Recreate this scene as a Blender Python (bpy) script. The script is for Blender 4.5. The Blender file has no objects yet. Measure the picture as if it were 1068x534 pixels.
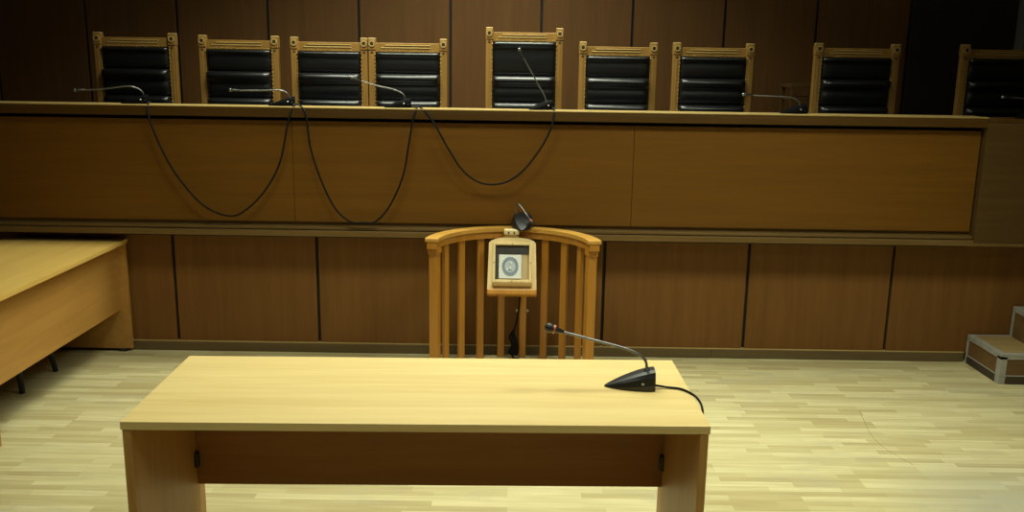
import bpy, bmesh, math, random
from mathutils import Vector, Matrix
random.seed(7)
SC = bpy.context.scene
C = SC.collection
PI = math.pi

# ------------------------------------------------------------------ materials
def new_mat(name):
    m = bpy.data.materials.new(name); m.use_nodes = True
    nt = m.node_tree; b = nt.nodes['Principled BSDF']
    return m, nt, b

def plain(name, col, rough=.5, metal=0.0, spec=.5, var=.12, scale=30):
    m, nt, b = new_mat(name)
    tc = nt.nodes.new('ShaderNodeTexCoord'); n = nt.nodes.new('ShaderNodeTexNoise')
    n.inputs['Scale'].default_value = scale; n.inputs['Detail'].default_value = 4
    r = nt.nodes.new('ShaderNodeValToRGB')
    r.color_ramp.elements[0].color = tuple(c*(1-var) for c in col)+(1,)
    r.color_ramp.elements[1].color = tuple(min(1, c*(1+var)) for c in col)+(1,)
    nt.links.new(tc.outputs['Object'], n.inputs['Vector']); nt.links.new(n.outputs['Fac'], r.inputs['Fac'])
    nt.links.new(r.outputs['Color'], b.inputs['Base Color'])
    b.inputs['Roughness'].default_value = rough; b.inputs['Metallic'].default_value = metal
    b.inputs['Specular IOR Level'].default_value = spec
    return m

def wood(name, dark, light, axis='X', rough=.45, spec=.4, grain=1.0, fleck=.25):
    m, nt, b = new_mat(name); L = nt.links.new
    tc = nt.nodes.new('ShaderNodeTexCoord'); mp = nt.nodes.new('ShaderNodeMapping')
    s = {'X': (1.2, 22, 22), 'Y': (22, 1.2, 22), 'Z': (22, 22, 1.2)}[axis]
    mp.inputs['Scale'].default_value = tuple(v*grain for v in s)
    L(tc.outputs['Object'], mp.inputs['Vector'])
    n = nt.nodes.new('ShaderNodeTexNoise'); n.inputs['Scale'].default_value = 1.0
    n.inputs['Detail'].default_value = 6; n.inputs['Roughness'].default_value = .6; n.inputs['Distortion'].default_value = .6
    L(mp.outputs['Vector'], n.inputs['Vector'])
    r = nt.nodes.new('ShaderNodeValToRGB')
    r.color_ramp.elements[0].position = .28; r.color_ramp.elements[0].color = dark+(1,)
    r.color_ramp.elements[1].position = .72; r.color_ramp.elements[1].color = light+(1,)
    L(n.outputs['Fac'], r.inputs['Fac'])
    mp2 = nt.nodes.new('ShaderNodeMapping'); mp2.inputs['Scale'].default_value = tuple(v*5*grain for v in s)
    L(tc.outputs['Object'], mp2.inputs['Vector'])
    n2 = nt.nodes.new('ShaderNodeTexNoise'); n2.inputs['Scale'].default_value = 1.0; n2.inputs['Detail'].default_value = 3
    L(mp2.outputs['Vector'], n2.inputs['Vector'])
    mx = nt.nodes.new('ShaderNodeMix'); mx.data_type = 'RGBA'; mx.blend_type = 'MULTIPLY'; mx.inputs['Factor'].default_value = fleck
    L(r.outputs['Color'], mx.inputs['A']); L(n2.outputs['Fac'], mx.inputs['B'])
    L(mx.outputs['Result'], b.inputs['Base Color'])
    b.inputs['Roughness'].default_value = rough; b.inputs['Specular IOR Level'].default_value = spec
    return m

def parquet():
    m, nt, b = new_mat('worn_oak_parquet'); L = nt.links.new
    tc = nt.nodes.new('ShaderNodeTexCoord')
    br = nt.nodes.new('ShaderNodeTexBrick')
    br.offset = .37; br.offset_frequency = 3; br.squash = 1.3; br.squash_frequency = 4
    br.inputs['Color1'].default_value = (.0, .0, .0, 1); br.inputs['Color2'].default_value = (1, 1, 1, 1)
    br.inputs['Mortar'].default_value = (.5, .5, .5, 1)
    br.inputs['Scale'].default_value = 1.0; br.inputs['Mortar Size'].default_value = .0
    br.inputs['Brick Width'].default_value = .33; br.inputs['Row Height'].default_value = .0465
    br.inputs['Bias'].default_value = 0
    L(tc.outputs['Object'], br.inputs['Vector'])
    r = nt.nodes.new('ShaderNodeValToRGB'); e = r.color_ramp.elements
    e[0].position = 0; e[0].color = FLOOR_D+(1,); e[1].position = 1; e[1].color = FLOOR_L+(1,)
    k = r.color_ramp.elements.new(.5); k.color = FLOOR_M+(1,)
    L(br.outputs['Color'], r.inputs['Fac'])
    # grain along the boards
    mp = nt.nodes.new('ShaderNodeMapping'); mp.inputs['Scale'].default_value = (2.5, 45, 1); L(tc.outputs['Object'], mp.inputs['Vector'])
    g = nt.nodes.new('ShaderNodeTexNoise'); g.inputs['Scale'].default_value = 1; g.inputs['Detail'].default_value = 6; L(mp.outputs['Vector'], g.inputs['Vector'])
    gr = nt.nodes.new('ShaderNodeValToRGB'); gr.color_ramp.elements[0].position = .3; gr.color_ramp.elements[0].color = (.78, .74, .66, 1)
    gr.color_ramp.elements[1].position = .65; gr.color_ramp.elements[1].color = (1, 1, 1, 1); L(g.outputs['Fac'], gr.inputs['Fac'])
    mx = nt.nodes.new('ShaderNodeMix'); mx.data_type = 'RGBA'; mx.blend_type = 'MULTIPLY'; mx.inputs['Factor'].default_value = .8
    L(r.outputs['Color'], mx.inputs['A']); L(gr.outputs['Color'], mx.inputs['B'])
    # grey foot wear in blotches
    mp3 = nt.nodes.new('ShaderNodeMapping'); mp3.inputs['Scale'].default_value = (.9, 2.2, 1); mp3.inputs['Location'].default_value = (3.3, 1.7, 0); L(tc.outputs['Object'], mp3.inputs['Vector'])
    w = nt.nodes.new('ShaderNodeTexNoise'); w.inputs['Scale'].default_value = 1.6; w.inputs['Detail'].default_value = 8; w.inputs['Roughness'].default_value = .7; L(mp3.outputs['Vector'], w.inputs['Vector'])
    wr = nt.nodes.new('ShaderNodeValToRGB'); wr.color_ramp.elements[0].position = .53; wr.color_ramp.elements[0].color = (0, 0, 0, 1)
    wr.color_ramp.elements[1].position = .75; wr.color_ramp.elements[1].color = (.75, .75, .75, 1); L(w.outputs['Fac'], wr.inputs['Fac'])
    mx2 = nt.nodes.new('ShaderNodeMix'); mx2.data_type = 'RGBA'
    L(wr.outputs['Color'], mx2.inputs['Factor']); L(mx.outputs['Result'], mx2.inputs['A']); mx2.inputs['B'].default_value = (.42, .38, .27, 1)
    # one larger blue-grey scuffed patch on the right
    sp = nt.nodes.new('ShaderNodeSeparateXYZ'); L(tc.outputs['Object'], sp.inputs[0])
    vd = nt.nodes.new('ShaderNodeVectorMath'); vd.operation = 'DISTANCE'; vd.inputs[1].default_value = (2.25, 3.62, 0)
    sc = nt.nodes.new('ShaderNodeVectorMath'); sc.operation = 'MULTIPLY'; sc.inputs[1].default_value = (1, 1.0, 1)
    L(tc.outputs['Object'], sc.inputs[0]); L(sc.outputs[0], vd.inputs[0])
    mr = nt.nodes.new('ShaderNodeMapRange'); mr.inputs['From Min'].default_value = .62; mr.inputs['From Max'].default_value = .1
    L(vd.outputs['Value'], mr.inputs['Value'])
    mm = nt.nodes.new('ShaderNodeMath'); mm.operation = 'MULTIPLY'; L(mr.outputs[0], mm.inputs[0]); L(g.outputs['Fac'], mm.inputs[1])
    mx3 = nt.nodes.new('ShaderNodeMix'); mx3.data_type = 'RGBA'; L(mm.outputs[0], mx3.inputs['Factor']); L(mx2.outputs['Result'], mx3.inputs['A'])
    mx3.inputs['B'].default_value = (.30, .30, .29, 1)
    L(mx3.outputs['Result'], b.inputs['Base Color'])
    b.inputs['Roughness'].default_value = .42; b.inputs['Specular IOR Level'].default_value = .35
    return m

FLOOR_D, FLOOR_M, FLOOR_L = (.49, .41, .205), (.60, .53, .285), (.69, .62, .36)
M = {}
M['floor'] = parquet()
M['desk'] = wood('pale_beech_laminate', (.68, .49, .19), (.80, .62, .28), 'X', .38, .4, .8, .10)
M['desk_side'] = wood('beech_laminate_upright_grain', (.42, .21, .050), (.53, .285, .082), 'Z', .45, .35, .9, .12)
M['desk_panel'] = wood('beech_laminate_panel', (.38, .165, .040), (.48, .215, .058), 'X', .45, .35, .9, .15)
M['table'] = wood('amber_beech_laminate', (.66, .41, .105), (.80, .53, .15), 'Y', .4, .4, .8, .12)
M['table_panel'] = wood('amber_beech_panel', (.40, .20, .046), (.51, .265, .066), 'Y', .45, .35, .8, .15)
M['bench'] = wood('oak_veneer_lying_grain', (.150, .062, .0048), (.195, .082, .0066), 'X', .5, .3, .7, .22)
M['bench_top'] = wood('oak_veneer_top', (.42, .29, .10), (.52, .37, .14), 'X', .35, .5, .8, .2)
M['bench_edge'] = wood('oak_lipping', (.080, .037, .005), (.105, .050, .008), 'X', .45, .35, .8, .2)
M['lower'] = wood('brown_veneer_upright_grain', (.172, .075, .0165), (.225, .100, .0235), 'Z', .55, .25, .8, .25)
M['back'] = wood('brown_wall_veneer', (.140, .063, .018), (.180, .083, .024), 'Z', .55, .25, .6, .25)
M['door'] = plain('black_brown_door', (.018, .012, .008), .6)
M['base'] = wood('grey_brown_skirting', (.125, .085, .036), (.165, .115, .052), 'X', .5, .3, .8, .2)
M['ledge'] = wood('oak_ledge', (.15, .085, .024), (.20, .12, .038), 'X', .5, .3, .8, .2)
M['lip'] = wood('pine_lip_painted_shade', (.30, .17, .04), (.38, .23, .06), 'X', .5, .3, .8, .15)  # pine darkened: the shadow on the case lip is put into the colour
M['matte_black'] = plain('matte_black_plastic', (.003, .003, .0035), .7, 0, .06)
M['side'] = wood('dark_oak_veneer', (.088, .046, .012), (.115, .062, .017), 'X', .5, .3, .7, .22)
M['carcass'] = plain('dark_brown_carcass', (.035, .019, .007), .7)
M['gap'] = plain('black_recess', (.012, .009, .006), .7)
M['rail'] = wood('orange_varnished_beech', (.40, .165, .018), (.52, .235, .030), 'Z', .35, .5, .9, .15)
M['handrail'] = wood('orange_varnished_handrail', (.50, .255, .045), (.62, .34, .07), 'X', .33, .5, .5, .12)
M['casewood'] = wood('pale_pine', (.66, .48, .21), (.78, .60, .29), 'Z', .45, .4, .8, .12)
M['cream'] = plain('cream_wood_block', (.76, .63, .36), .5)
M['chair'] = wood('golden_oak_chair', (.315, .165, .036), (.42, .228, .056), 'Z', .4, .45, .9, .15)
M['chair_light'] = wood('golden_oak_fillet', (.46, .31, .10), (.56, .39, .14), 'X', .4, .45, .9, .1)
M['leather'] = plain('black_leather', (.005, .0055, .007), .33, 0, .85, .25, 60)
M['black'] = plain('black_plastic', (.018, .019, .021), .42, 0, .5)
M['blackbase'] = plain('charcoal_plastic', (.010, .011, .013), .36, 0, .5)
M['cable'] = plain('black_rubber', (.005, .0045, .0045), .7, 0, .2)
M['steel'] = plain('dull_grey_steel', (.45, .45, .42), .38, .9)
M['neck'] = plain('grey_gooseneck', (.20, .20, .20), .35, .8)
M['brass'] = plain('dark_brass', (.42, .30, .12), .35, .9)
M['hole'] = plain('dark_boring', (.05, .025, .01), .6)
M['trim'] = plain('worn_aluminium_edging', (.40, .40, .37), .45, .3, .5, .3, 18)
M['stepwood'] = wood('worn_step_veneer', (.15, .082, .028), (.21, .122, .044), 'X', .5, .3, .9, .25)  # veneer darkened all over to carry the shadow lying on the steps
M['steptop'] = wood('worn_step_tread', (.30, .20, .075), (.42, .30, .125), 'X', .5, .3, .9, .25)
M['stepdark'] = plain('dark_brown_kick', (.05, .032, .018), .6)
M['card'] = plain('white_card', (.72, .74, .70), .7, 0, .2, .04)
M['ink'] = plain('blue_grey_ink', (.27, .32, .38), .7, 0, .2, .3, 120)
M['ink_pale'] = plain('pale_blue_ink', (.47, .53, .56), .7, 0, .2, .2, 120)
M['velvet'] = plain('dark_grey_velvet', (.07, .065, .065), .85, 0, .1, .5, 80)
M['tan'] = plain('tan_lining', (.50, .37, .19), .7)
M['white'] = plain('white_plastic', (.78, .78, .74), .4)
M['red'] = plain('copper_ring', (.55, .16, .07), .4, .3)
M['plaster'] = plain('dull_grey_plaster', (.16, .15, .13), .8)
M['wallwood'] = wood('dark_side_veneer', (.06, .036, .014), (.085, .05, .02), 'Z', .6, .2, .6, .2)
M['plinth'] = wood('worn_cream_plinth', (.50, .40, .21), (.62, .52, .30), 'X', .5, .3, .8, .2)
M['crack'] = plain('dark_floor_scratch', (.14, .10, .05), .8)
def emit():
    m, nt, b = new_mat('lit_diffuser')
    b.inputs['Base Color'].default_value = (.8, .8, .75, 1)
    b.inputs['Emission Color'].default_value = (.95, 1, .78, 1); b.inputs['Emission Strength'].default_value = 3
    return m
M['lamp'] = emit()
def glass():
    m, nt, b = new_mat('thin_clear_glass')
    out = [n for n in nt.nodes if n.type == 'OUTPUT_MATERIAL'][0]
    t = nt.nodes.new('ShaderNodeBsdfTransparent'); g = nt.nodes.new('ShaderNodeBsdfGlossy'); g.inputs['Roughness'].default_value = .03
    mx = nt.nodes.new('ShaderNodeMixShader'); mx.inputs[0].default_value = .035
    nt.links.new(t.outputs[0], mx.inputs[1]); nt.links.new(g.outputs[0], mx.inputs[2]); nt.links.new(mx.outputs[0], out.inputs[0])
    return m
M['glass'] = glass()

# ------------------------------------------------------------------ mesh helpers
class MB:
    """collects shapes into one mesh, each shape with its material slot"""
    def __init__(s): s.bm = bmesh.new(); s.mats = []
    def _slot(s, m):
        if m not in s.mats: s.mats.append(m)
        return s.mats.index(m)
    def box(s, x0, x1, y0, y1, z0, z1, mat, bev=.003, mtx=None, seg=2):
        t = bmesh.new(); bmesh.ops.create_cube(t, size=1)
        for v in t.verts:
            v.co = Vector(((x0+x1)/2+v.co.x*(x1-x0), (y0+y1)/2+v.co.y*(y1-y0), (z0+z1)/2+v.co.z*(z1-z0)))
        bev = min(bev, .45*min(abs(x1-x0), abs(y1-y0), abs(z1-z0)))
        if bev > 1e-5: bmesh.ops.bevel(t, geom=t.edges[:], offset=bev, segments=seg, affect='EDGES', profile=.5)
        s._merge(t, mat, mtx); return s
    def _merge(s, t, mat, mtx=None, smooth=False):
        i = s._slot(mat)
        if mtx is not None: bmesh.ops.transform(t, matrix=mtx, verts=t.verts[:])
        for f in t.faces: f.material_index = i; f.smooth = smooth
        bmesh.ops.recalc_face_normals(t, faces=t.faces[:])
        me = bpy.data.meshes.new('tmp'); t.to_mesh(me); t.free(); s.bm.from_mesh(me); bpy.data.meshes.remove(me)
        # from_mesh keeps material_index
    def tube(s, pts, r, mat, n=8, smoothpath=True, radii=None, steps=6):
        P = [Vector(p) for p in pts]
        R = radii or [r]*len(P)
        if smoothpath and len(P) > 2:
            Q = []; RR = []
            for i in range(len(P)-1):
                p0, p1, p2, p3 = P[max(i-1, 0)], P[i], P[i+1], P[min(i+2, len(P)-1)]
                for k in range(steps):
                    u = k/steps
                    Q.append(.5*((2*p1)+(p2-p0)*u+(2*p0-5*p1+4*p2-p3)*u*u+(3*p1-p0-3*p2+p3)*u**3)); RR.append(R[i]*(1-u)+R[i+1]*u)
            Q.append(P[-1]); RR.append(R[-1]); P, R = Q, RR
        t = bmesh.new(); rings = []
        up = Vector((0, 0, 1)); prev = None
        for i, p in enumerate(P):
            d = (P[min(i+1, len(P)-1)]-P[max(i-1, 0)]).normalized()
            if prev is None:
                a = d.cross(up)
                if a.length < .1: a = d.cross(Vector((0, 1, 0)))
            else: a = prev-d*prev.dot(d)
            a.normalize(); prev = a; b = d.cross(a)
            rings.append([t.verts.new(p+(a*math.cos(2*PI*k/n)+b*math.sin(2*PI*k/n))*R[i]) for k in range(n)])
        for q, w in zip(rings, rings[1:]):
            for k in range(n): t.faces.new((q[k], q[(k+1) % n], w[(k+1) % n], w[k]))
        t.faces.new(rings[0]); t.faces.new(rings[-1][::-1])
        s._merge(t, mat, None, True); return s
    def prism(s, poly, axis, a, b, mat, bev=0, mtx=None, smooth=False, seg=2):
        """poly in the two other axes, extruded from a to b along axis"""
        t = bmesh.new()
        def pt(u, v, w): return {'X': (w, u, v), 'Y': (u, w, v), 'Z': (u, v, w)}[axis]
        A = [t.verts.new(pt(u, v, a)) for u, v in poly]; B = [t.verts.new(pt(u, v, b)) for u, v in poly]
        t.faces.new(A); t.faces.new(B[::-1]); n = len(poly)
        for k in range(n): t.faces.new((A[k], A[(k+1) % n], B[(k+1) % n], B[k]))
        if bev: bmesh.ops.bevel(t, geom=[e for e in t.edges], offset=bev, segments=seg, affect='EDGES', profile=.5)
        s._merge(t, mat, mtx, smooth); return s
    def disc(s, c, r, depth, axis, mat, n=20, inner=0, rx=1, mtx=None):
        """cylinder or ring along axis, centred at c"""
        t = bmesh.new(); ring = []
        def pt(u, v, w):
            o = {'X': (w, u, v), 'Y': (u*rx, w, v), 'Z': (u*rx, v, w)}[axis]
            return Vector(c)+Vector(o)
        mk = lambda rr, w: [t.verts.new(pt(rr*math.cos(2*PI*k/n), rr*math.sin(2*PI*k/n), w)) for k in range(n)]
        o0, o1 = mk(r, -depth/2), mk(r, depth/2)
        for k in range(n): t.faces.new((o0[k], o0[(k+1) % n], o1[(k+1) % n], o1[k]))
        if inner:
            i0, i1 = mk(inner, -depth/2), mk(inner, depth/2)
            for k in range(n):
                j = (k+1) % n
                t.faces.new((i0[k], i1[k], i1[j], i0[j])); t.faces.new((o0[k], i0[k], i0[j], o0[j])); t.faces.new((o1[k], o1[j], i1[j], i1[k]))
        else: t.faces.new(o0[::-1]); t.faces.new(o1)
        s._merge(t, mat, mtx); return s
    def ball(s, c, r, mat, sz=(1, 1, 1), n=12):
        t = bmesh.new(); bmesh.ops.create_uvsphere(t, u_segments=n, v_segments=max(6, n//2), radius=r)
        for v in t.verts: v.co = Vector((c[0]+v.co.x*sz[0], c[1]+v.co.y*sz[1], c[2]+v.co.z*sz[2]))
        s._merge(t, mat, None, True); return s
    def build(s, name, parent=None, **tags):
        me = bpy.data.meshes.new(name); s.bm.to_mesh(me); s.bm.free()
        for m in s.mats: me.materials.append(M[m])
        o = bpy.data.objects.new(name, me); C.objects.link(o)
        if parent: o.parent = parent
        for k, v in tags.items(): o[k] = v
        return o

def thing(name, label, cat, loc=(0, 0, 0), rz=0, group=None):
    o = bpy.data.objects.new(name, None); C.objects.link(o); o.empty_display_size = .1
    o.location = loc; o.rotation_euler = (0, 0, rz); o['label'] = label; o['category'] = cat
    if group: o['group'] = group
    return o
def dup(root, loc, label, scale=(1, 1, 1)):
    r = root.copy(); C.objects.link(r); r.location = loc; r.scale = scale; r['label'] = label
    for ch in list(root.children):
        c = ch.copy(); C.objects.link(c); c.parent = r
        for g in list(ch.children):
            d = g.copy(); C.objects.link(d); d.parent = c
    return r

# ------------------------------------------------------------------ setting
XL, XR, YN, YB, ZC = -5.2, 5.6, -3.2, 7.6, 3.7
MB().box(XL, XR, YN, YB+.3, -.12, 0, 'floor', 0).tube([(1.978, 4.763, -.0008), (1.948, 4.617, -.0008), (1.911, 4.403, -.0008), (1.92, 4.243, -.0008), (1.978, 4.068, -.0008)], .0013, 'crack', 6).build('floor', kind='structure')
MB().box(XL, XR, YN, YB+.3, ZC, ZC+.12, 'plaster', 0).build('ceiling', kind='structure')
MB().box(XL-.12, XL, YN, YB+.3, 0, ZC, 'wallwood', 0).build('wall_left', kind='structure')
MB().box(XR, XR+.12, YN, YB+.3, 0, ZC, 'wallwood', 0).build('wall_right', kind='structure')
MB().box(XL, XR, YN-.12, YN, 0, ZC, 'wallwood', 0).build('wall_near', kind='structure')
# panelled back wall: veneer panels with black shadow gaps
w = MB(); w.box(XL, XR, YB+.02, YB+.3, 0, ZC, 'gap', 0)
gx = [-5.03, -4.28, -3.525, -2.774, -2.026, -1.278, -.5255, .2225, .971, 1.728, 2.4815, 3.245]
for a, b in zip(gx, gx[1:]): w.box(a+.011, b-.011, YB, YB+.03, .7, ZC-.01, 'back', .002)
w.build('wall_back', kind='structure')
MB().box(3.26, 4.11, YB-.005, YB+.03, .78, ZC-.3, 'door', .004).build('door_1', kind='structure')
MB().box(4.125, XR-.01, YB-.10, YB+.03, .78, ZC-.01, 'plaster', .01).build('wall_back_pier', kind='structure')
# raised platform the judges sit on
MB().box(XL+.01, XR-.01, 5.80, YB-.11, 0, .78, 'wallwood', .002).build('floor_dais', kind='structure')

# ------------------------------------------------------------------ judges' bench
XW = 2.898          # where the long bench meets the side section
bench = thing('judges_bench', 'long raised oak judges bench across the room, panelled front', 'bench', (0, 5.7, 0))
def B(): return MB()
def wb(mb, name, parent=bench, **t):   # world coordinates -> bench local
    bmesh.ops.translate(mb.bm, vec=(-parent.location.x, -parent.location.y, -parent.location.z), verts=mb.bm.verts[:])
    return mb.build(name, parent, **t)
BX0 = XL+.03
wb(B().box(BX0, XW+.0, 5.512, 5.725, 1.601, 1.607, 'bench_top', .001), 'counter_top')
wb(B().box(BX0, XW-.002, 5.514, 5.725, 1.585, 1.6008, 'bench_edge', .001).box(BX0, XW-.002, 5.514, 5.54, 1.545, 1.5852, 'bench_edge', .001), 'counter_fascia')
wb(B().box(BX0, XW, 5.60, 5.79, .785, 1.584, 'carcass', 0).box(BX0, XR-.02, 5.70, 5.79, .0, .785, 'gap', 0), 'carcass')
seams = [BX0, -3.45, -1.361, .750, XW-.012]
for a, b in zip(seams, seams[1:]):
    wb(B().box(a+.0012, b-.0012, 5.56, 5.599, .893, 1.522, 'bench', .0015), 'front_panel')
wb(B().box(BX0, XW-.002, 5.53, 5.60, .848, .866, 'ledge', .003).box(BX0, XW-.002, 5.575, 5.60, .866, .892, 'ledge', 0).box(BX0, XW-.002, 5.512, 5.60, .808, .844, 'ledge', .003)
   .box(XW-.002, XR-.03, 5.512, 5.60, .808, .828, 'ledge', .003), 'ledge')
lg = [BX0, -4.05, -3.119, -2.187, -1.256, -.325, .606, 1.541, 2.478, 3.41, 4.34, XR-.03]
for a, b in zip(lg, lg[1:]):
    wb(B().box(a+.010, b-.010, 5.675, 5.699, .058, .806, 'lower', .002), 'lower_panel')
wb(B().box(BX0, 3.0, 5.657, 5.699, .0622, .066, 'bench_top', .001).box(BX0, 1.33, 5.655, 5.699, 0, .062, 'base', .004).box(1.331, 3.0, 5.655, 5.699, 0, .062, 'base', .004), 'plinth')
side = thing('side_bench', 'dark flush-fronted end section of the bench at far right', 'bench', (4.2, 5.7, .83))
wb(B().box(XW, XR-.03, 5.514, 5.79, .830, 1.575, 'side', .003), 'body', side)
wb(B().box(XW+.05, XR-.03, 5.52, 5.79, 1.576, 1.598, 'bench_edge', .003), 'top_board', side)

# ------------------------------------------------------------------ chairs
GRP = 'judges chairs behind the bench'
def cushion(z0, z1, w, yb, th, roll):
    """leather pad, profile in (y,z); front bulges and the top edge rolls forward"""
    P = [(yb, z0+.004)]
    n = 10
    P += [(yb-th*.55, z0+.002)]
    for k in range(1, 7):
        u = k/8; P.append((yb-th*(.62+.22*math.sin(PI*u)), z0+(z1-z0-2*roll)*u+.006))
    cz, cy = z1-roll, yb-th*.62
    for k in range(-3, 9):
        a = -PI/2*0+PI*(1.12-k/9.0)+PI*-.0
        P.append((cy+roll*math.cos(a)*1.15-.004, cz+roll*math.sin(a)))
    P.append((yb, z1-.004))
    t = bmesh.new()
    xs = [-w/2, -w/2+.006, -w/2+.02, -w/2+.05, 0, w/2-.05, w/2-.02, w/2-.006, w/2]
    pin = [.55, .80, .93, 1, 1.03, 1, .93, .80, .55]
    rows = []
    for x, q in zip(xs, pin):
        rows.append([t.verts.new((x, yb+(y-yb)*q, (z0+z1)/2+(z-(z0+z1)/2)*(.94+.06*min(1, q)))) for y, z in P])
    m = len(P)
    for a, b in zip(rows, rows[1:]):
        for k in range(m): t.faces.new((a[k], a[(k+1) % m], b[(k+1) % m], b[k]))
    t.faces.new(rows[0]); t.faces.new(rows[-1][::-1])
    return t
def make_chair(label, loc, extra=0.0):
    """stands on the platform, faces -y, local z=0 at the platform"""
    r = thing('high_backed_chair', label, 'chair', loc, 0, GRP)
    H = 1.272+extra; W = .59; pw = .056; pd = .05; iw = W-2*pw
    for s in (-1, 1):
        cx = s*(W/2-pw/2)
        p = MB(); p.box(cx-pw/2+.002, cx+pw/2-.002, -pd/2, pd/2, 0, H-.088, 'chair', .005)
        p.box(cx-pw/2, cx+pw/2, -pd/2-.005, pd/2+.005, H-.0875, H-.014, 'chair', .005)
        p.box(cx-pw/2+.001, cx+pw/2-.001, -pd/2-.004, pd/2+.004, H-.0138, H, 'chair_light', .006)
        p.box(cx-.006, cx+.006, -pd/2-.003, -pd/2+.004, .78, H-.12, 'chair', .0015)
        p.disc((cx, -pd/2-.001, H-.103), .008, .006, 'Y', 'hole', 12)
        for k in range(22):
            p.ball((s*(iw/2+.006), -pd/2-.001, .56+k*(H-.68)/21), .0055, 'brass', n=6)
        po = p.build('back_post', r)
        q = MB(); q.disc((cx, -pd/2-.008, H-.042), .0225, .008, 'Y', 'chair_light', 20, .0135)
        q.disc((cx, -pd/2-.006, H-.042), .0134, .006, 'Y', 'hole', 16); q.build('rosette', po)
        MB().box(cx-.024, cx+.024, -.53, -.48, 0, .46, 'chair', .005).build('front_leg', r)
        MB().box(cx-.022, cx+.022, -.485, -.02, .36, .43, 'chair', .004).build('side_rail', r)
    t = MB(); t.box(-iw/2-.004, iw/2+.004, -.018, .018, H-.101, H-.034, 'chair', .004)
    t.box(-iw/2+.07, iw/2-.07, -.023, -.016, H-.056, H-.049, 'chair_light', .002)
    t.box(-iw/2+.04, iw/2-.07, -.022, -.016, H-.074, H-.066, 'chair_light', .002)
    for k in range(18): t.ball((-iw/2+.025+k*(iw-.05)/17, -.018, H-.094), .0048, 'brass', n=6)
    t.build('top_rail', r)
    MB().box(-iw/2-.006, iw/2+.006, -.016, .016, .46, .52, 'chair', .004).build('lower_rail', r)
    MB().box(-W/2+pw, W/2-pw, -.525, -.485, .36, .43, 'chair', .004).build('front_rail', r)
    MB().box(-iw/2-.004, iw/2+.004, -.008, .014, .50, H-.09, 'leather', .002).build('back_board', r)
    cuts = [.50, .826, 1.016, H-.102]
    for a, b in zip(cuts, cuts[1:]):
        top_ = b == cuts[-1]
        m = MB(); m._merge(cushion(a, b, iw-.006, -.004, .040 if top_ else .066, .016 if top_ else .034), 'leather', None, True); m.build('back_cushion', r)
    sc = MB(); sc.box(-W/2+.03, W/2-.03, -.53, -.06, .43, .51, 'leather', .03, None, 4); sc.build('seat_cushion', r)
    return r
CZ = .78
spec = [  # centre x, width, top z, label
 (-2.775, .606, 2.066, 'high-backed black leather chair at the far left end, behind the leftmost bench microphone'),
 (-2.017, .589, 2.057, 'second high-backed black leather chair from the left, behind a level grey gooseneck'),
 (-1.354, .570, 2.053, 'third chair from the left, its right post touching the next chair'),
 (-.778, .582, 2.054, 'fourth chair from the left, close against the chair on its left'),
 (.764, .577, 2.050, 'black leather chair just right of the tallest middle chair'),
 (1.462, .598, 2.054, 'black leather chair second to the right of the tallest middle chair'),
 (2.514, .629, 2.066, 'second chair from the right end, standing alone in front of the dark door'),
 (3.585, .620, 2.072, 'rightmost dark chair, cut by the frame edge behind the end section')]
first = None
for x, wd, top, lab in spec:
    sc_ = (wd/.594, 1, (top-CZ)/1.272)
    if first is None:
        first = make_chair(lab, (x, 6.75, CZ)); first.scale = sc_
    else: dup(first, (x, 6.75, CZ), lab, sc_)
big = make_chair('tallest high-backed black leather chair in the middle of the row', (.0755, 6.75, CZ), .09)
big.scale = (.571/.594, 1, 1.0)
# small wooden stand between two chairs
st = thing('side_stand', 'small dark wooden stand half hidden behind the right-hand chairs', 'stand', (2.30, 7.15, CZ))
MB().box(-.17, .17, -.15, .15, .955, .985, 'side', .003).build('top', st)
MB().box(-.16, .16, -.14, .14, .86, .885, 'side', .003).build('shelf', st)
for sx in (-1, 1):
    for sy in (-1, 1): MB().box(sx*.15-.015, sx*.15+.015, sy*.13-.015, sy*.13+.015, 0, .955, 'side', .003).build('leg', st)

# ------------------------------------------------------------------ front desk
desk = thing('front_desk', 'long pale beech desk in the foreground facing the witness stand', 'desk', (-.299, 3.028, 0), .0172)
LX, LY = .947, .331
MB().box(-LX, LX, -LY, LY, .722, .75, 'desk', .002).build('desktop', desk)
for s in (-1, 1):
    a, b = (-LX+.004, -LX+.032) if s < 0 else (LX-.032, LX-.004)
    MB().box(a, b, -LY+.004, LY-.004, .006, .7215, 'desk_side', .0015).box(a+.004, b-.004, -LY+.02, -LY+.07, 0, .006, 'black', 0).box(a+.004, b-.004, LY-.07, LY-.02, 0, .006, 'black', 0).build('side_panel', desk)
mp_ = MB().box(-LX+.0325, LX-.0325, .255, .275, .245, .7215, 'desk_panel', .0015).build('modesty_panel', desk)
for s in (-1, 1):
    MB().box(s*(LX-.0325)-.014, s*(LX-.0325)+.014, .222, .2545, .325, .390, 'black', .008).build('corner_bracket', desk)

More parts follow.
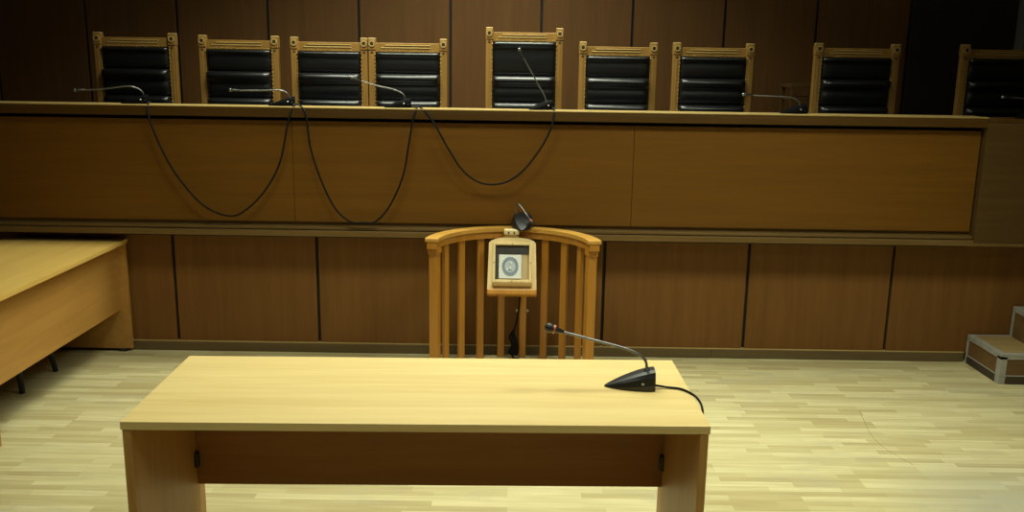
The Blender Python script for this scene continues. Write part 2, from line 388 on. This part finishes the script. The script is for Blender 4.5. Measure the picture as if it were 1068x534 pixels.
# ------------------------------------------------------------------ left table
tab = thing('side_table', 'amber beech table along the left edge reaching to the bench', 'table', (-2.845, 4.85, 0))
TX, TY = .378, .80
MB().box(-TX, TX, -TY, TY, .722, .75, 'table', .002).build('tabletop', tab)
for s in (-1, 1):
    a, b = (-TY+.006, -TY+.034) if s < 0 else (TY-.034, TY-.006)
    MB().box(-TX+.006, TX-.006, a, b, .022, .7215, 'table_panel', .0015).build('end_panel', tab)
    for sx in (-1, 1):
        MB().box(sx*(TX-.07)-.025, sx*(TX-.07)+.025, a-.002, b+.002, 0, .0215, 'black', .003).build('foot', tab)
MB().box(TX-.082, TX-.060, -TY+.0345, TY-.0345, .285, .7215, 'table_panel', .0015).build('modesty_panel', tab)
stool = thing('metal_stool', 'dark stool in the shadow beneath the left table', 'stool', (-2.97, 5.03, 0))
MB().box(-.17, .17, -.17, .17, .44, .475, 'black', .012).build('seat', stool)
for sx in (-1, 1):
    for sy in (-1, 1): MB().tube([(sx*.19, sy*.19, 0), (sx*.14, sy*.14, .44)], .016, 'black', 8, False).build('leg', stool)
MB().tube([(-.175, -.175, .14), (.175, -.175, .14), (.175, .175, .14), (-.175, .175, .14), (-.175, -.175, .14)], .009, 'steel', 8, False).build('footring', stool)

# ------------------------------------------------------------------ witness stand
WX, WY = .012, 5.022
ws = thing('witness_stand', 'curved orange wooden witness stand with slats, before the bench', 'witness stand', (WX, WY, 0))
def arc(r, a0, a1, n): return [(r*math.sin(a0+(a1-a0)*k/n), r*math.cos(a0+(a1-a0)*k/n)) for k in range(n+1)]
A = math.radians(83)
def sector(r0, r1, a0, a1, n=40):
    return arc(r1, a0, a1, n)+arc(r0, a1, a0, n)
hr = MB(); hr.prism(sector(.436, .516, -A, A), 'Z', .868, .890, 'handrail', .004)
hr.prism(sector(.446, .506, -A+.01, A-.01), 'Z', .826, .8675, 'rail', .003)
hr.build('handrail', ws)
for k in range(10):
    ang = math.radians(-75.2+150.4*k/9); end = k in (0, 9)
    Mx = Matrix.Rotation(-ang, 4, 'Z') @ Matrix.Translation((0, .475, 0))
    p = MB()
    wdt = .031 if end else .0215
    p.box(-wdt, wdt, -.026 if end else -.012, .026 if end else .012, .0455, .826, 'rail', .004, Mx)
    if end: p.box(-.036, .036, -.031, .031, .79, .8255, 'rail', .004, Mx)
    p.build('end_post' if end else 'slat', ws)
MB().prism(arc(.512, -A, A, 40)+[(.30, -.02), (-.30, -.02)], 'Z', 0, .045, 'plinth', .004).build('plinth', ws)
MB().box(-.046, .046, -.027, .027, -.002, .027, 'cream', .004, Matrix.Translation((-.010, .400, .862))).box(-.044, .044, -.025, .027, -.027, -.002, 'lip', .003, Matrix.Translation((-.010, .400, .862))).disc((-.028, .372, .872), .006, .004, 'Y', 'hole', 10).disc((.006, .372, .872), .006, .004, 'Y', 'hole', 10).build('block', ws, label='cream wooden block with two small holes')  # lower half in darkened pine, its shade painted by colour

# glazed icon case hung on the rail, leaning towards the speaker
case = thing('icon_case', 'glazed pale wooden case with printed card hung on the witness stand', 'display case', (.008, 5.27, .545))
tilt = math.atan2(.12, .285)
TM = Matrix.Rotation(-tilt, 4, 'X')      # local z up the front face, y into the case
def cb(mb, name, parent=case, **t):
    bmesh.ops.transform(mb.bm, matrix=TM, verts=mb.bm.verts[:]); return mb.build(name, parent, **t)
HH = .315
wt, wbm = .143, .150
def edge(z): return wbm+(wt-wbm)*z/HH
f = MB()
f.prism([(-edge(0), 0), (-.104, 0), (-.104, HH-.001), (-edge(HH)+.014, HH-.012), (-edge(HH-.03), HH-.026)], 'Y', 0, .03, 'casewood', .002)
f.prism([(.104, 0), (edge(0), 0), (edge(HH-.03), HH-.026), (edge(HH)-.014, HH-.012), (.104, HH-.001)], 'Y', 0, .03, 'casewood', .002)
f.prism([(-.1039, HH-.040), (.1039, HH-.040), (.1039, HH), (.05, HH+.008), (-.05, HH+.008), (-.1039, HH)], 'Y', 0, .03, 'casewood', .002)
f.box(-.1039, .1039, 0, .03, 0, .06, 'casewood', .002)
fr = cb(f, 'frame')
cb(MB().box(-.120, -.103, -.012, -.0005, .042, .290, 'casewood', .003).box(.103, .120, -.012, -.0005, .042, .290, 'casewood', .003)
   .box(-.1029, .1029, -.012, -.0005, .274, .290, 'casewood', .003).box(-.1029, .1029, -.012, -.0005, .042, .060, 'casewood', .003), 'lid_frame')
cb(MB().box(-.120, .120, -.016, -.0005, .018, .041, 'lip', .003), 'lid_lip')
cb(MB().box(-.1031, .1031, -.007, -.005, .0598, .2742, 'glass', 0), 'glass_pane')
cb(MB().box(-.1038, .1038, .012, .016, .055, .275, 'tan', 0), 'lining')
cb(MB().box(-.1035, .1035, .006, .0118, .222, .2735, 'velvet', .001).box(-.1035, -.083, .006, .0118, .061, .2215, 'velvet', .001), 'velvet_strip')
cb(MB().box(-wbm, wbm, -.022, .06, -.034, -.0005, 'rail', .006), 'bottom_ledge')
cb(MB().box(-.140, .140, .0305, .055, 0, HH-.03, 'rail', .003), 'back_box')
for x, z in ((0, .282), (0, .051), (-.1115, .165), (.1115, .165)):
    cb(MB().disc((x, -.0125, z), .0035, .003, 'Y', 'hole', 8), 'screw')
card = thing('printed_card', 'white card with a blue oval ornament inside the glazed case', 'card', (.008, 5.27, .545))
cc = MB().box(-.080, .056, .0045, .0058, .070, .217, 'card', 0)
cb(cc, 'card', card)
o = MB(); cx, cz = -.012, .144
for k in range(20):
    a = 2*PI*k/20; o.disc((cx+.044*math.cos(a), .004, cz+.053*math.sin(a)), .0085, .001, 'Y', 'ink', 10)
o.disc((cx, .0039, cz), .050, .0008, 'Y', 'ink', 36, .037, .86)
o.disc((cx, .0041, cz), .036, .0006, 'Y', 'ink_pale', 30, 0, .84)
for k in range(9):
    o.ball((cx+random.uniform(-.018, .018), .0037, cz+random.uniform(-.024, .024)), .006, 'card' if k % 3 else 'ink', (1, .06, 1), 8)
o.prism([(cx-.014, cz-.028), (cx+.016, cz-.028), (cx+.010, cz-.019), (cx-.008, cz-.018)], 'Y', .0032, .0037, 'ink')
cb(o, 'ornament', card)

# ------------------------------------------------------------------ microphones
def mic(label, pos, ang, neck, L=.178, Wd=.092, Hr=.070, headr=.019, headlen=.05, group=None, cable=None, r=.0052, ring=True, hm='black', bm_='blackbase'):
    """pos: rear middle of the base on its support; ang: direction of the nose in plan; neck: world points from base to head"""
    t = thing('gooseneck_microphone', label, 'microphone', pos, 0, group)
    Mx = Matrix.Rotation(ang, 4, 'Z')
    b = bmesh.new(); n = 14; rows = []
    for k in range(n+1):
        u = (k/n)**.85; x = L*u
        hw = Wd/2*max(0, 1-u**2.3)**.8*(.9+.1*min(1, u*8))+.004
        h = Hr*(1-u**1.3)*.9+.009*(1-.5*u)
        sec = [(-hw*.98, 0), (hw*.98, 0), (hw, h*.30), (hw*.90, h*.72), (hw*.74, h*.94), (hw*.35, h), (-hw*.35, h), (-hw*.74, h*.94), (-hw*.90, h*.72), (-hw, h*.30)]
        rows.append([b.verts.new((x, y, z)) for y, z in sec])
    for a, c in zip(rows, rows[1:]):
        for k in range(10): b.faces.new((a[k], a[(k+1) % 10], c[(k+1) % 10], c[k]))
    b.faces.new(rows[0]); b.faces.new(rows[-1][::-1])
    m = MB(); m._merge(b, bm_, Mx); base = m.build('base', t)
    bv = MB(); q = Mx @ Vector((.045, Wd/2-.003, .026)); q2 = Mx @ Vector((.02, Wd/2-.002, .02))
    bv.ball(q, .007, 'steel', (1, 1, .7), 10); bv.ball(q2, .006, 'black', n=8); bv.build('button', base)
    gb = MB(); g0 = Mx @ Vector((L*.42, 0, Hr*.66))
    P = [Vector(p)-Vector(pos) for p in neck]
    nk = MB(); nk.tube([P[0]+Vector((0, 0, -.02))]+P, r, 'neck', 8)
    nk.tube([P[0]+Vector((0, 0, -.022)), P[0]+Vector((0, 0, .006))], r*2.1, 'black', 10, False); nk.build('gooseneck', t)
    d = (P[-1]-P[-2]).normalized(); e = P[-1]
    hd = MB(); hd.tube([e-d*headlen*.9, e-d*headlen*.1, e], r, 'black', 10, False, [r*1.15, headr*.72, headr*.85])
    hd.ball(e+d*headr*.55, headr, hm, n=14); hcap = hd.build('capsule', t)
    if ring: rg = MB(); rg.tube([e-d*headlen*.22, e-d*headlen*.10], headr*.92, 'red', 12, False); rg.build('ring', hcap)
    if cable:
        cbm = MB(); cbm.tube([Vector(p)-Vector(pos) for p in cable], .0042, 'cable', 8); cbm.build('cable', t)
    return t
def onY(pts, y): return [(x, y, z) for x, z in pts]
DY = 3.066
mic('black gooseneck microphone on the foreground desk with its cable over the edge', (.522, DY, .7502), math.radians(179),
    onY([(.494, .815), (.490, .845), (.478, .862), (.456, .877), (.406, .897), (.302, .924), (.199, .951), (.150, .965)], DY),
    cable=[(.518, DY-.008, .762), (.566, 3.054, .756), (.616, 3.040, .755), (.650, 2.985, .754), (.660, 2.92, .752), (.6605, 2.875, .738), (.659, 2.86, .69), (.657, 2.86, .60)], headr=.018)
ST = 1.6075; G = 'bench microphones'
kw = dict(group=G, headr=.0105, headlen=.06, r=.0042, ring=False, hm='neck', bm_='matte_black', L=.16, Wd=.085, Hr=.055)
mic('leftmost bench microphone, its neck bent flat across the first chair', (-2.275, 5.665, ST), math.radians(200),
    [(-2.300, 5.66, 1.655), (-2.306, 5.655, 1.680), (-2.333, 5.64, 1.702), (-2.385, 5.62, 1.713), (-2.535, 5.60, 1.694), (-2.68, 5.58, 1.686)], **kw)
mic('second bench microphone from the left, its level neck across the second chair', (-1.362, 5.665, ST), math.radians(196),
    [(-1.390, 5.66, 1.655), (-1.408, 5.65, 1.686), (-1.451, 5.64, 1.702), (-1.582, 5.63, 1.699), (-1.701, 5.62, 1.698), (-1.74, 5.62, 1.700)], **kw)
mic('third bench microphone from the left, its neck sloping up across two chairs', (-.645, 5.665, ST), math.radians(198),
    [(-.672, 5.66, 1.655), (-.686, 5.655, 1.690), (-.747, 5.65, 1.718), (-.836, 5.64, 1.737), (-.925, 5.63, 1.762), (-.99, 5.62, 1.785)], **kw)
mic('bench microphone with upright slanting neck before the tallest chair', (.235, 5.68, ST), math.radians(212),
    [(.207, 5.67, 1.655), (.188, 5.667, 1.705), (.157, 5.66, 1.754), (.096, 5.65, 1.858), (.035, 5.64, 1.965)], **kw)
mic('bench microphone right of centre, its straight neck pointing left', (1.815, 5.665, ST), math.radians(193),
    [(1.785, 5.66, 1.655), (1.776, 5.655, 1.680), (1.732, 5.65, 1.702), (1.666, 5.64, 1.710), (1.517, 5.63, 1.714), (1.425, 5.62, 1.720)], **kw)
mic('rightmost bench microphone in front of the chair cut by the frame', (3.27, 5.665, 1.5985), math.radians(195),
    [(3.240, 5.66, 1.65), (3.232, 5.655, 1.685), (3.186, 5.65, 1.715), (3.095, 5.64, 1.726), (3.03, 5.63, 1.727)], **kw)
mic('small black microphone resting nose down on the witness stand rail', (.070, 5.535, .8905), math.radians(-92),
    [(.038, 5.515, .955), (.026, 5.512, .99), (.028, 5.50, 1.028), (.046, 5.475, 1.034), (.085, 5.43, .99), (.122, 5.40, .942)], headr=.013, headlen=.05, L=.165, Wd=.130, Hr=.085)

# cables draped over the bench front
L1 = [(-2.227, 1.6135), (-2.213, 1.529), (-2.149, 1.348), (-2.064, 1.181), (-1.923, 1.004), (-1.767, .932), (-1.658, .966), (-1.527, 1.094), (-1.425, 1.273), (-1.370, 1.507), (-1.340, 1.6135)]
L2 = [(-1.296, 1.6135), (-1.259, 1.561), (-1.236, 1.37), (-1.181, 1.177), (-1.103, .999), (-1.01, .91), (-.915, .902), (-.843, .912), (-.753, 1.016), (-.671, 1.202), (-.634, 1.397), (-.606, 1.554), (-.588, 1.6135)]
L3 = [(-.562, 1.6135), (-.484, 1.53), (-.396, 1.375), (-.308, 1.243), (-.219, 1.174), (-.13, 1.154), (-.024, 1.176), (.081, 1.259), (.183, 1.401), (.239, 1.524), (.249, 1.6135)]
for nm, L, e0, e1 in (('leftmost black cable hanging in a wide loop down the bench front', L1, (-2.262, 5.655), (-1.355, 5.655)),
               ('middle black cable hanging lowest, to the bottom of the bench front', L2, (-1.352, 5.67), (-.640, 5.655)),
               ('right-hand black cable hanging in the shallowest loop on the bench front', L3, (-.632, 5.672), (.240, 5.67))):
    pts = [(e0[0], e0[1], 1.616), (L[0][0], 5.535, 1.6125)]
    pts += [(x, 5.504-.010*math.sin(PI*min(1, max(0, (1.6-z)/.6))), z) for x, z in L[1:-1]]
    pts += [(L[-1][0], 5.535, 1.6125), (e1[0], e1[1], 1.616)]
    c = MB(); c.tube(pts, .0058, 'cable', 8); ob = c.build('microphone_cable')
    ob['label'] = nm; ob['category'] = 'cable'; ob['group'] = 'cables on the bench front'
# cable bundle inside the witness stand
cbn = MB()
cbn.tube([(.062, 5.452, .60), (.060, 5.45, .436), (.048, 5.45, .33), (.032, 5.45, .25), (.018, 5.45, .20)], .006, 'cable', 8)
for k in range(6):
    a = k*1.05; dx, dy = .014*math.cos(a), .010*math.sin(a)
    cbn.tube([(.022, 5.45, .235), (.012+dx, 5.45+dy, .19), (.028+dx, 5.45+dy, .14), (.016+dx*1.6, 5.45+dy, .09), (.03+dx*1.4, 5.45+dy, .075), (.040+dx, 5.45+dy, .13), (.026, 5.45, .215)], .0055, 'cable', 7)
cbn.tube([(.006, 5.45, .175), (.025, 5.435, .172), (.044, 5.45, .178)], .008, 'cable', 8)
cbn.tube([(.03, 5.45, .10), (.022, 5.45, .06), (.03, 5.45, .0505), (.06, 5.44, .0505)], .0055, 'cable', 8)
ob = cbn.build('cable_bundle'); ob['label'] = 'bundled black cable hanging inside the witness stand below the glazed case'; ob['category'] = 'cable'
for x, lab in ((.046, 'small white round wall cap seen left of a witness stand slat'), (.113, 'small white round wall cap seen right of a witness stand slat')):
    d = MB(); d.disc((x, 5.671, .303), .009, .008, 'Y', 'white', 16).disc((x, 5.666, .303), .006, .003, 'Y', 'white', 14, .003)
    ob = d.build('wall_cap'); ob['label'] = lab; ob['category'] = 'wall cap'; ob['group'] = 'wall caps'

# ------------------------------------------------------------------ steps on the right
sp = thing('wooden_steps', 'worn wooden steps with grey metal edging at the right, rising beside the bench', 'steps', (3.6, 5.44, 0))
def step(x0, x1, y0, y1, z0, z1, nm):
    s = MB(); s.box(x0+.002, x1, y0+.002, y1-.002, z0, z1-.004, 'stepwood', .002)
    wb(s, nm, sp)
    wb(MB().box(x0+.03, x1, y0+.03, y1-.02, z1-.0038, z1, 'steptop', .001), 'tread', sp)
    e = .0035; t = .034
    tr = MB()
    tr.box(x0-e, x0+t, y0-e, y1-.002, z1-.012, z1+.003, 'trim', .002).box(x0+t, x1, y0-e, y0+t, z1-.012, z1+.003, 'trim', .002)
    tr.box(x0-e, x0+.01, y0-e, y1-.002, z1-.030, z1-.0115, 'trim', .001).box(x0-e, x1, y0-e, y0+.01, z1-.030, z1-.0115, 'trim', .001)
    tr.box(x0-e, x0+.038, y0-e, y0+.042, z0+.001, z1-.012, 'trim', .002)
    tr.box(x0-e, x0+.01, y1-.022, y1-.002, z0+.001, z1-.02, 'trim', .002)
    tr.box(x0-e, x0+.004, y0, y1-.01, z0+.052, z0+.058, 'trim', .001).box(x0, x1, y0-e, y0+.004, z0+.052, z0+.058, 'trim', .001)
    tr.box(x0+t, x1, y1-.02, y1-.002, z1-.006, z1+.002, 'trim', .001)
    wb(tr, 'metal_edging', sp, label='grey metal edging')
    wb(MB().box(x0-.002, x0+.004, y0+.045, y1-.01, z0+.001, z0+.05, 'stepdark', .001).box(x0+.042, x1, y0-.002, y0+.004, z0+.001, z0+.05, 'stepdark', .001), 'kick_strip', sp)
step(3.008, 3.278, 5.235, 5.653, 0, .19, 'lower_step')
step(3.282, 4.3, 5.235, 5.653, 0, .385, 'upper_step')

# ------------------------------------------------------------------ lights
LCOL = (.95, 1.0, .78)
def lamp(x, y, power, sx=1.2, sy=.55, spread=150):
    t = thing('ceiling_light', 'recessed ceiling light panel', 'ceiling light', (x, y, ZC-.06), 0, 'ceiling lights')
    MB().box(-sx/2-.04, sx/2+.04, -sy/2-.04, sy/2+.04, .0, .055, 'white', .004).build('housing', t)
    MB().box(-sx/2, sx/2, -sy/2, sy/2, -.006, -.0005, 'lamp', .002).build('diffuser', t)
    l = bpy.data.lights.new('light', 'AREA'); l.shape = 'RECTANGLE'; l.size = sx; l.size_y = sy
    l.energy = power; l.color = LCOL; l.spread = math.radians(spread)
    o = bpy.data.objects.new('light', l); C.objects.link(o); o.parent = t; o.location = (0, 0, -.012)
LAMPS = ((-1.3, 1.2, 9), (1.3, 1.2, 11), (-.7, 3.8, 29), (1.6, 3.7, 42), (-1.2, 5.7, 31), (.4, 5.7, 20), (-.1, 6.5, 21))
for x, y, p in LAMPS:
    lamp(x, y, p, spread=125)
W = bpy.data.worlds.new('World'); SC.world = W; W.use_nodes = True
W.node_tree.nodes['Background'].inputs[0].default_value = (.02, .019, .016, 1)
W.node_tree.nodes['Background'].inputs[1].default_value = .3

# ------------------------------------------------------------------ camera
f_px, pitch, roll, yaw = 935.04, .21139, .01527, .00118
cp, sn = math.cos(pitch), math.sin(pitch)
F = Vector((math.sin(yaw)*cp, math.cos(yaw)*cp, -sn)); R = Vector((math.cos(yaw), -math.sin(yaw), 0)); U = R.cross(F)
R2 = R*math.cos(roll)+U*math.sin(roll); U2 = -R*math.sin(roll)+U*math.cos(roll)
cam = bpy.data.cameras.new('camera'); co = bpy.data.objects.new('camera', cam); C.objects.link(co)
cam.sensor_width = 36; cam.sensor_fit = 'HORIZONTAL'; cam.lens = f_px/1068*36; cam.clip_start = .05
co.matrix_world = Matrix(((R2.x, U2.x, -F.x, 0), (R2.y, U2.y, -F.y, 0), (R2.z, U2.z, -F.z, 1.885), (0, 0, 0, 1)))
SC.camera = co
SC.view_settings.view_transform = 'Standard'
try: SC.view_settings.look = 'None'
except Exception: pass
SC.view_settings.gamma = 1; SC.view_settings.exposure = 0; SC.view_settings.use_curve_mapping = False
